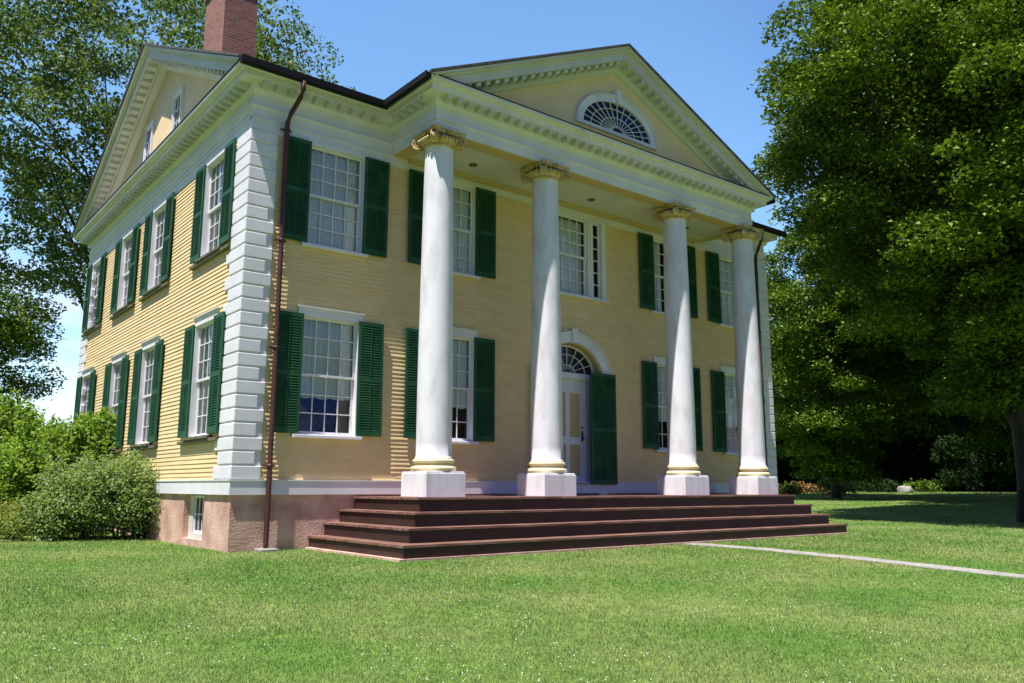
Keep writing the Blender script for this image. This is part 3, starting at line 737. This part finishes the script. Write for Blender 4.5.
# scamozzi style capital: echinus, four corner volutes, concave abacus
b = MB()
b.lathe([(.255, 6.96), (.285, 6.975), (.285, 6.995), (.262, 7.005), (.29, 7.02), (.335, 7.06), (.345, 7.10), (.33, 7.14), (.28, 7.15)], 0, 0, 32)
q = []
for k in range(4):
    a0 = math.pi/4+k*math.pi/2
    for t in np.linspace(0, 1, 9)[:-1]:
        a = a0+t*math.pi/2; base = .345/max(math.cos(((t-.5)*math.pi/2)), .1); q.append((a, base*(1-.13*math.sin(math.pi*t)**.8) if 0 < t < 1 else .475))
pts = [(r_*math.cos(a), r_*math.sin(a)) for a, r_ in q]
b.prism(pts, lambda p, t: (p[0], p[1], t), 7.19, 7.235); b.prism([(x*1.05, y*1.05) for x, y in pts], lambda p, t: (p[0], p[1], t), 7.236, 7.267)
for k in range(4):
    a = math.pi/4+k*math.pi/2; d = Vector((math.cos(a), math.sin(a), 0)); s_ = Vector((-d.y, d.x, 0))
    for side in (-1, 1):
        pth = []; rad = []
        for j in range(44):
            t = j/43; th_ = math.pi*.55-t*4.4*math.pi; rr = .105*(1-t)**1.0+.012
            c = d*.375+Vector((0, 0, 7.085))
            pth.append(c+d*(rr*math.cos(th_))+Vector((0, 0, rr*math.sin(th_)))+s_*(side*(.045+.02*t))); rad.append(.017*(1-.5*t))
        pth = [d*.20+Vector((0, 0, 7.165))+s_*(side*.05)]+pth; rad = [.017]+rad
        b.tube(pth, rad, 6)
    # solid drum of the volute
    vs = []; n = 20
    for side in (-1, 1):
        for j in range(n): t = 2*math.pi*j/n; vs.append(d*(.375+.098*math.cos(t))+Vector((0, 0, 7.085+.098*math.sin(t)))+s_*(side*.04))
    b.add(vs, [tuple(range(n))[::-1], tuple(range(n, 2*n))]+[(j, (j+1) % n, n+(j+1) % n, n+j) for j in range(n)])
for k in range(4):   # rosette on each face
    a = k*math.pi/2; d = Vector((math.cos(a), math.sin(a), 0)); s_ = Vector((-d.y, d.x, 0))
    for j in range(6):
        t = j*math.pi/3; c = d*.335+s_*(.045*math.cos(t))+Vector((0, 0, 7.215+.032*math.sin(t))); b.tube([c-d*.03, c+d*.03], [.024, .014], 6)
    for u_ in (-.17, -.085, 0, .085, .17): c = d*.325+s_*u_*.85+Vector((0, 0, 7.095)); b.tube([c+Vector((0, 0, -.045)), c+d*.02, c+Vector((0, 0, .045))], [.012, .032, .012], 7)
capm = b.mesh('capital', GOLD)
c0 = None
for dx in (-4.454, -1.939, 1.939, 4.454):
    loc = (XC+dx, -1.3626, 0)
    if c0 is None:
        c0 = part('column', shaft, None, loc); link('column_base', basem, c0); link('plinth', plinth, c0); link('capital', capm, c0)
    else: copy_tree(c0, house, Vector(loc)-E0)

# ------------------------------------------------------------------ porch steps
XR = W-2.1502-.29; steps = MB(); ris = MB(); qs = random.Random(8)
def boards(x0, x1, y0, y1, z0, z1):
    x = x0; 
    while x < x1-.01:
        e = min(x1, x+qs.uniform(2.6, 4.2)); e = x1 if x1-e < 1.0 else e
        dz = qs.uniform(-.0025, .0015); steps.box(x, e-(.005 if e < x1 else 0), y0+qs.uniform(0, .003), y1, z0+dz, z1+dz); x = e
for i in range(4):
    x0 = 2.1502-.273*i; x1 = XR+.1984*i; y0 = -2.1456-.301*i; z = ZD-.2125*i
    tread = .034
    if i == 0:
        n = 10
        for k in range(n):   # deck boards
            ya = y0+(0-y0)*k/n; yb_ = y0+(0-y0)*(k+1)/n-.004; boards(x0, x1, ya, min(yb_, -.05), z-tread, z)
    else:
        px0 = 2.1502-.273*(i-1); px1 = XR+.1984*(i-1); py0 = -2.1456-.301*(i-1)
        for q in range(2):
            ya = y0+(py0-y0+.03)*q/2; yb_ = y0+(py0-y0+.03)*(q+1)/2-.004; boards(x0, x1, ya, yb_, z-tread, z)
            xa = x0+(px0-x0+.03)*q/2; xb = x0+(px0-x0+.03)*(q+1)/2-.004; steps.box(xa, xb, py0+.031, -.0-.002, z-tread, z)
            xa = x1-(x1-px1+.03)*q/2; xb = x1-(x1-px1+.03)*(q+1)/2+.004; steps.box(xb, xa, py0+.031, -.002, z-tread, z)
    zb = z-.2125 if i < 3 else -.25
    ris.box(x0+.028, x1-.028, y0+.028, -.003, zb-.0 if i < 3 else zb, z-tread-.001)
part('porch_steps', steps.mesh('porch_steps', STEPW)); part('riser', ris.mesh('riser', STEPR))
b = MB(); b.box(1.27, XR+.62, -3.075, -.05, -.3, .03); part('footing', b.mesh('footing', STUCCO))

# ------------------------------------------------------------------ vegetation
LEAF_MAPLE = leafmat('maple_leaves', (.032, .080, .010), (.185, .275, .034), .15)
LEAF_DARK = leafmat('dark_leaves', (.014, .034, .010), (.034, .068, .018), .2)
LEAF_ASH = leafmat('ash_leaves', (.05, .10, .028), (.14, .20, .07), .35, .45)
LEAF_BUSH = leafmat('shrub_leaves', (.095, .19, .028), (.27, .39, .085), .42)
LEAF_BUSHD = leafmat('hedge_leaves', (.11, .19, .07), (.30, .39, .17), .42)
LEAF_LOW = leafmat('low_shrub_leaves', (.12, .17, .03), (.27, .30, .08), .3)
FLOWER = mat('rust_flowers', (.24, .10, .04), .8, (.34, .22, .08), 8)

def leaves(name, pts, size, material, seed, upbias=.6, aspect=.62):
    r_ = np.random.default_rng(seed); n = len(pts)
    nrm = r_.normal(size=(n, 3)); nrm[:, 2] = np.abs(nrm[:, 2])+upbias; nrm /= np.linalg.norm(nrm, axis=1)[:, None]
    a = r_.normal(size=(n, 3)); a -= (a*nrm).sum(1)[:, None]*nrm; a /= np.linalg.norm(a, axis=1)[:, None]; c = np.cross(nrm, a)
    s = (size*r_.uniform(.65, 1.25, n))[:, None]
    bend = nrm*s*.14
    V = np.empty((n, 4, 3)); V[:, 0] = pts-a*s*.5-bend; V[:, 1] = pts+c*s*.5*aspect+bend*.4; V[:, 2] = pts+a*s*.5-bend; V[:, 3] = pts-c*s*.5*aspect+bend*.4
    me = bpy.data.meshes.new(name); me.vertices.add(4*n); me.vertices.foreach_set('co', V.astype(np.float32).ravel())
    me.loops.add(4*n); me.loops.foreach_set('vertex_index', np.arange(4*n, dtype=np.int32)); me.polygons.add(n)
    me.polygons.foreach_set('loop_start', np.arange(0, 4*n, 4, dtype=np.int32)); me.materials.append(material)
    me.update(calc_edges=True); return me
def clump_points(centers, radii, per, r_, flat=.55, drop=.0):
    out = []
    for c, rad in zip(centers, radii):
        k = int(per*rad*rad); d = r_.normal(size=(k, 3)); d /= np.linalg.norm(d, axis=1)[:, None]
        rr = rad*r_.uniform(.25, 1.0, k)**.45
        p = d*rr[:, None]; p[:, 2] *= flat; p[:, 2] -= drop*(p[:, 0]**2+p[:, 1]**2)/max(rad, .1)
        p += r_.normal(size=(k, 3))*.08
        out.append(c+p)
    return np.concatenate(out)
def tree(name, x, y, height, cr_, bottom, nclump, crad, per, leaf, material, seed, label, *, core=0, cat='tree', group=None, trunk_r=.35, squash=1.0, shell=.35, flat=.55, lean=(0, 0), nbranch=30, drop=.12, keep=None, extra=None, upbias=.6):
    r_ = np.random.default_rng(seed); z0 = gz(x, y)
    root = bpy.data.objects.new(name, None); COL.objects.link(root); root.location = (x, y, z0); tag(root, label, cat, group)
    hz = (height-bottom)/2; cz = bottom+hz; C = []; Rr = []
    while len(C) < nclump:
        d = r_.normal(size=3); d /= np.linalg.norm(d); rr = r_.uniform(shell, 1.0)**.6
        p = np.array([d[0]*cr_*rr+lean[0], d[1]*cr_*rr+lean[1], cz+d[2]*hz*rr])
        # fuller lower half, domed top
        f = (p[2]-bottom)/(height-bottom)
        if f < .35: p[:2] *= (.72+.8*f)*squash
        if keep and not keep(p): continue
        C.append(p); Rr.append(crad*r_.uniform(.5, 1.4))
    if extra:
        for e in extra: C.append(np.array(e[:3])); Rr.append(e[3])
    C = np.array(C); pts = clump_points(C, Rr, per, r_, flat, drop)
    if core:
        K = r_.normal(size=(core, 3)); K /= np.linalg.norm(K, axis=1)[:, None]; K *= r_.uniform(0, .74, core)[:, None]
        K = np.stack([K[:, 0]*cr_+lean[0], K[:, 1]*cr_+lean[1], cz+K[:, 2]*hz*.95], 1); pts = np.concatenate([pts, clump_points(K, [2.0]*core, 80, r_, .8, 0)])
    link('crown', leaves('crown', pts, leaf, material, seed+5, upbias), root)
    b = MB(); tz = bottom+hz*.9; top = Vector((lean[0]*.6, lean[1]*.6, tz)); segs = []
    for i in range(9):
        t = i/8; segs.append(Vector((lean[0]*.6*t*t+.12*math.sin(t*5+seed), lean[1]*.6*t*t+.1*math.cos(t*4+seed)-.1, -.3+(tz+.3)*t)))
    rad = [trunk_r*(1.35 if i == 0 else 1.0)*(1-.78*i/8) for i in range(9)]; b.tube(segs, rad, 12)
    idx = r_.choice(len(C), min(nbranch, len(C)), replace=False)
    for j in idx:
        c = Vector(C[j]); t = max(.22, min(.95, (c.z-1.5)/tz*r_.uniform(.45, .8))); k = t*8; i0 = min(7, int(k)); s = segs[i0].lerp(segs[i0+1], k-i0)
        m1 = s.lerp(c, .4)+Vector((0, 0, r_.uniform(0, .6))); m2 = s.lerp(c, .72)+Vector(r_.normal(size=3)*.25)
        r0 = trunk_r*(1-.78*t)*.5; b.tube([s, m1, m2, c], [r0, r0*.68, r0*.4, r0*.12], 6)
    link('trunk', b.mesh('trunk', BARK, False), root)
    return root
def px(u, depth, z=None):
    """place on the ground along the viewing direction of picture column u, at a depth in metres"""
    d = Vector((-math.sin(YAW), math.cos(YAW)))*depth+Vector((math.cos(YAW), math.sin(YAW)))*(u-512)/828.27*depth
    return CX+d.x, CY+d.y

# --- the big maple on the right lawn and its neighbours
KW = dict(shell=.5, drop=.42, flat=.36, upbias=.9)
x, y = px(1018, 23.5); tree('maple_tree', x, y, 20.5, 6.3, 3.4, 380, 1.0, 600, .155, LEAF_MAPLE, 3, 'largest maple at the right edge of the lawn with a towering dark green crown', trunk_r=.40, nbranch=14, core=260, **KW)
x, y = px(1050, 35); tree('maple_tree', x, y, 24, 8.0, 1.8, 260, 1.4, 420, .2, LEAF_MAPLE, 8, 'maple standing right behind the largest maple deeper in the lawn', trunk_r=.36, nbranch=14, core=260, **KW)
x, y = px(830, 41); tree('maple_tree', x, y, 13.8, 4.6, .9, 170, .95, 520, .17, LEAF_MAPLE, 4, 'lower bright green maple between the portico and the largest maple', trunk_r=.22, nbranch=14, core=90, **KW)
x, y = px(1190, 23); tree('maple_tree', x, y, 20, 6.4, 4.0, 150, 1.2, 420, .16, LEAF_MAPLE, 6, 'maple just outside the right edge whose shade falls across the lawn', trunk_r=.4, nbranch=16, core=50, **KW)
bgt = [(800, 60, 17, 6.5, 1.5, 'dark tree just right of the house corner in the background'),
       (905, 64, 15, 6.5, 3.0, 'background tree standing behind the bright green maple'),
       (962, 56, 15, 6, 4.0, 'background tree with a bare dark trunk behind the gap of sky'),
       (1060, 58, 20, 8, 2.0, 'dark background tree at the far right edge'),
       (740, 70, 19, 7, 2, 'background tree mostly hidden behind the right end of the house'),
       (1130, 46, 20, 8, 2.5, 'dark tree standing just past the right edge of the lawn'),
       (1010, 74, 24, 9, 1.5, 'tall background tree behind the largest maple'),
       (850, 80, 20, 8, 1.5, 'farthest tall tree seen between the maples')]
for i, (u, d, h, c, bt, lab) in enumerate(bgt):
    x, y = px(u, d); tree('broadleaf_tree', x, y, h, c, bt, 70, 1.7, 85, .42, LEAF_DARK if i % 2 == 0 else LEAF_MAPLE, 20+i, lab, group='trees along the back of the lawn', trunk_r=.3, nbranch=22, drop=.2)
# --- trees behind the house on the left
x, y = px(98, 34); tree('ash_tree', x, y, 25, 9.4, 7.6, 720, .80, 200, .19, LEAF_ASH, 41, 'tall airy tree rising behind the left gable with sky through its crown', trunk_r=.34, shell=.3, nbranch=20, drop=.1, upbias=.2)
x, y = px(296, 36); tree('ash_tree', x, y, 20.9, 3.6, 10, 95, .9, 200, .17, LEAF_ASH, 42, 'thin tree top showing over the roof right of the chimney', trunk_r=.25, shell=.2, nbranch=40, upbias=.2)
x, y = px(-72, 29); tree('broadleaf_tree', x, y, 10.2, 3.7, 1.6, 110, .85, 480, .14, LEAF_MAPLE, 43, 'dark dense tree at the left edge behind the shrubs', trunk_r=.35, nbranch=30)

# --- shrubs
def shrub(name, x, y, h, w, n, crad, per, leaf, material, seed, label, group=None, stems=9, d=None, upbias=.4):
    r_ = np.random.default_rng(seed); z0 = gz(x, y); d = d or w
    root = bpy.data.objects.new(name, None); COL.objects.link(root); root.location = (x, y, z0); tag(root, label, 'shrub', group)
    C = []; Rr = []
    for i in range(n):
        v = r_.normal(size=3); v /= np.linalg.norm(v); rr = r_.uniform(.3, 1)**.5*(.86+.24*math.sin(3*math.atan2(v[1], v[0])+seed)+.14*math.sin(5*v[2]+seed*2)); Rr_ = 0
        C.append((v[0]*w*rr, v[1]*d*rr, max(.12, h*.48+v[2]*h*.48*rr))); Rr.append(crad*r_.uniform(.6, 1.3))
    C = np.array(C); pts = clump_points(C, Rr, per, r_, .8, .1)
    sh = []
    for i in range(int(46*w*h)):
        v = r_.normal(size=3); v[2] = abs(v[2])*1.3+.25; v /= np.linalg.norm(v)
        st = np.array([v[0]*w*.9, v[1]*d*.9, h*.45+v[2]*h*.42]); L = r_.uniform(.12, .42)*min(1.4, h/1.6); dr = v+np.array([0, 0, .6]); dr /= np.linalg.norm(dr)
        k = 22; t = r_.uniform(0, 1, k)[:, None]; sh.append(st+dr*L*t+r_.normal(size=(k, 3))*.045*(1.2-t*.7))
    pts = np.concatenate([pts]+sh); pts[:, 2] = np.maximum(pts[:, 2], .02)
    link('foliage', leaves('foliage', pts, leaf, material, seed+3, upbias), root)
    b = MB()
    for i in range(stems):
        c = Vector(C[r_.integers(len(C))]); s = Vector((c.x*.25, c.y*.25, -.05)); b.tube([s, s.lerp(c, .5)+Vector((0, 0, .08)), c], [.018, .012, .005], 5)
    link('stem', b.mesh('stem', BARK, False), root)
    return root
GB = 'shrubs beside the left wall'
x, y = px(130, 16.6); shrub('shrub', x, y, 1.62, .72, 80, .24, 2600, .065, LEAF_BUSHD, 61, 'dense grey green shrub nearest the basement window', GB)
x, y = px(88, 16.5); shrub('shrub', x, y, 1.55, .75, 80, .24, 2600, .065, LEAF_BUSHD, 62, 'dense grey green shrub left of the one nearest the basement window', GB)
x, y = px(20, 16.3); shrub('shrub', x, y, .72, .85, 40, .18, 2600, .06, LEAF_LOW, 63, 'low yellow green shrub at the left front of the planting', GB)
x, y = px(-30, 17.3); shrub('shrub', x, y, 1.3, .8, 40, .25, 1800, .06, LEAF_BUSH, 64, 'medium shrub at the left edge of the planting', GB)
x, y = px(108, 19.6); shrub('shrub', x-.1, y, 2.75, .8, 80, .26, 2300, .095, LEAF_BUSH, 65, 'tall lime green shrub in front of the lower side windows', GB)
x, y = px(45, 18.8); shrub('shrub', x, y, 2.45, 1.0, 90, .28, 2100, .10, LEAF_BUSH, 66, 'broad lime green shrub behind the low yellow green one', GB)
x, y = px(2, 20.0); shrub('shrub', x, y, 3.2, 1.1, 90, .3, 1800, .105, LEAF_BUSH, 67, 'tallest loose leafy shrub below the dark tree', GB)
x, y = px(70, 22.5); shrub('shrub', x, y, 2.6, 1.1, 60, .3, 2000, .08, LEAF_BUSH, 68, 'lime green shrub at the back corner of the side wall', GB)
x, y = px(58, 16.1); shrub('shrub', x, y, .95, .5, 34, .2, 2600, .065, LEAF_BUSHD, 69, 'small grey green shrub in front of the dense pair of shrubs', GB)
x, y = px(150, 16.9); shrub('shrub', x, y, .9, .32, 22, .17, 2800, .06, LEAF_BUSHD, 70, 'smallest leafy sprig shrub against the pink foundation', GB)
# far border at the edge of the lawn
GF = 'shrubs along the far edge of the lawn'
labs = ['rounded bright green shrub at the far lawn edge right of the steps', 'rust flowered low plant beyond the right end of the steps', 'low dull green shrub left of the pale boulder',
        'low shrub right of the pale boulder', 'tall narrow dark shrub standing left of the largest maple trunk', 'broad dark shrub just left of the largest maple trunk', 'dark shrub right of the largest maple trunk', 'low plant right behind the last column base']
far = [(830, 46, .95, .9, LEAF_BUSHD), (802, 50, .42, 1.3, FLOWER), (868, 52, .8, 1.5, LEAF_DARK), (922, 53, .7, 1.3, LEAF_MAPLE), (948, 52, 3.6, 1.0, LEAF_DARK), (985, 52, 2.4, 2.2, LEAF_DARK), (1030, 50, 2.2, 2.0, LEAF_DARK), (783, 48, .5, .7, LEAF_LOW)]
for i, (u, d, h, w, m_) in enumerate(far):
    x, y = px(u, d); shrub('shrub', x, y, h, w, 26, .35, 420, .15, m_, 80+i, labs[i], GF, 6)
# understory wall of woodland far behind, one mass
r_ = np.random.default_rng(99); P = []
for i in range(520):
    u = r_.uniform(690, 1180); d = r_.uniform(60, 100); x, y = px(u, d); h = r_.uniform(1.5, 11)
    P.append((x, y, gz(x, y)+h*.5*r_.uniform(.5, 1.6)))
pts = clump_points(np.array(P), r_.uniform(1.2, 2.6, 520), 80, r_, .9, .1); pts[:, 2] = np.maximum(pts[:, 2], .8)
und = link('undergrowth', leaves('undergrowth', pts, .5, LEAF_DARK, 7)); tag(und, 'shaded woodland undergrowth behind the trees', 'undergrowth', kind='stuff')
# street trees behind the camera: they show in the window glass and shade the low sky
for i, (x, y, h) in enumerate([(-26, -42, 19), (-9, -47, 21), (9, -45, 18), (27, -40, 20), (-34, -24, 16)]):
    tree('street_tree', x, y, h, 7, 3.0, 60, 1.9, 50, .5, LEAF_MAPLE, 120+i, ['street tree facing the left part of the mansion', 'tallest street tree opposite the portico', 'street tree facing the right part of the mansion', 'rightmost street tree across the lawn', 'street tree left of the lawn'][i], group='street trees across the front lawn', nbranch=10)
for i, (x, y, h) in enumerate([(-15.5, 4, 17), (-17, 15, 18), (-20, -8, 18), (-27, 6, 19)]):  # unseen trees added at left to darken the lawn and cut its bounce
    tree('added_shade_tree', x, y, h, 4.8, 3.0, 60, 1.7, 60, .42, LEAF_MAPLE, 140+i, ['unseen tree added to shade the side lawn nearest the left wall', 'unseen tree added to shade the side lawn level with the back corner', 'unseen tree added to shade the lawn left of the camera', 'outermost unseen tree added to shade the side lawn'][i], group='unseen trees added to shade the side lawn', nbranch=10)
# pale boulder and post at the lawn edge
def boulder(u, d, r0, label, seed):
    x, y = px(u, d); bm = bmesh.new(); bmesh.ops.create_icosphere(bm, subdivisions=3, radius=1); q = random.Random(seed)
    pl = [(Vector((q.gauss(0, 1), q.gauss(0, 1), q.gauss(0, 1))).normalized(), q.uniform(.65, .9)) for _ in range(9)]
    for v in bm.verts:
        for n_, k in pl:
            e = v.co.dot(n_)-k
            if e > 0: v.co -= n_*e
        v.co = Vector((v.co.x*r0*1.3, v.co.y*r0, v.co.z*r0*.8+r0*.45))
    me = bpy.data.meshes.new('boulder'); bm.to_mesh(me); bm.free(); me.materials.append(CONC); o = link('boulder', me, None, (x, y, gz(x, y)-.05)); tag(o, label, 'boulder')
boulder(899, 50, .42, 'pale boulder at the far lawn edge under the trees', 5)

# --- grass blades and clover over the near lawn
n = 950000
r_ = np.random.default_rng(5)
rr = np.exp(r_.uniform(math.log(3.4), math.log(60), n)); az = r_.uniform(-1.05, .95, n)
ang = math.atan2(math.cos(YAW), -math.sin(YAW))-az
gx = CX+rr*np.cos(ang); gy = CY+rr*np.sin(ang)
ok = ~((gx > -.06) & (gx < W+.1) & (gy > -.06) & (gy < B+.1)) & ~((gx > 1.2) & (gx < XR+.72) & (gy > -3.13) & (gy < .1)) & ~((np.abs(gx-7.37) < .20) & (gy < -3) & (gy > -36))
gx, gy, rr = gx[ok], gy[ok], rr[ok]; n = len(gx); gz_ = gzv(gx, gy)
pat = np.sin(gx*1.3+np.sin(gy*.9)*2)*np.sin(gy*1.1+np.cos(gx*.7)*2)
hgt = r_.uniform(.012, .029, n)*(1+.25*pat)*(1+np.clip((rr-8)/25, 0, .6)); wd = r_.uniform(.0018, .0034, n)*(1+np.clip((rr-5)/7, 0, 6)); th_ = r_.uniform(0, 2*math.pi, n)
ln = r_.normal(0, .5, (n, 2))*hgt[:, None]
V = np.empty((n, 3, 3)); dx = np.cos(th_)*wd; dy = np.sin(th_)*wd
V[:, 0] = np.stack([gx-dx, gy-dy, gz_-.003], 1); V[:, 1] = np.stack([gx+dx, gy+dy, gz_-.003], 1); V[:, 2] = np.stack([gx+ln[:, 0], gy+ln[:, 1], gz_+hgt], 1)
me = bpy.data.meshes.new('grass'); me.vertices.add(3*n); me.vertices.foreach_set('co', V.astype(np.float32).ravel()); me.loops.add(3*n)
me.loops.foreach_set('vertex_index', np.arange(3*n, dtype=np.int32)); me.polygons.add(n); me.polygons.foreach_set('loop_start', np.arange(0, 3*n, 3, dtype=np.int32))
me.materials.append(GRASS); me.update(calc_edges=True)
tag(link('grass', me), 'short mown grass blades of the front lawn', 'grass', kind='stuff')
# clover heads
n = 1300; rr = np.exp(r_.uniform(math.log(4), math.log(22), n*3)); az = r_.uniform(-.78, .72, n*3); ang = math.atan2(math.cos(YAW), -math.sin(YAW))-az
gx = CX+rr*np.cos(ang); gy = CY+rr*np.sin(ang); den = np.sin(gx*1.9+1)*np.sin(gy*1.6)+.4*np.sin(gx*5)*np.sin(gy*4.3)
ok = (den > .05) & (gy < -3.4) & (np.abs(gx-7.37) > .4); gx, gy = gx[ok], gy[ok]; gz_ = gzv(gx, gy)
b = MB()
for x, y, z in zip(gx, gy, gz_):
    r0 = random.uniform(.0035, .007); h = z+random.uniform(.03, .05)
    b.add([(x+r0, y, h), (x, y+r0, h), (x-r0, y, h), (x, y-r0, h), (x, y, h+r0), (x, y, h-r0)], [(0, 1, 4), (1, 2, 4), (2, 3, 4), (3, 0, 4), (1, 0, 5), (2, 1, 5), (3, 2, 5), (0, 3, 5)])
CLV = mat('clover_white', (.62, .64, .52), .8)
tag(link('clover', b.mesh('clover', CLV, False)), 'small white clover heads scattered through the lawn', 'clover', kind='stuff')
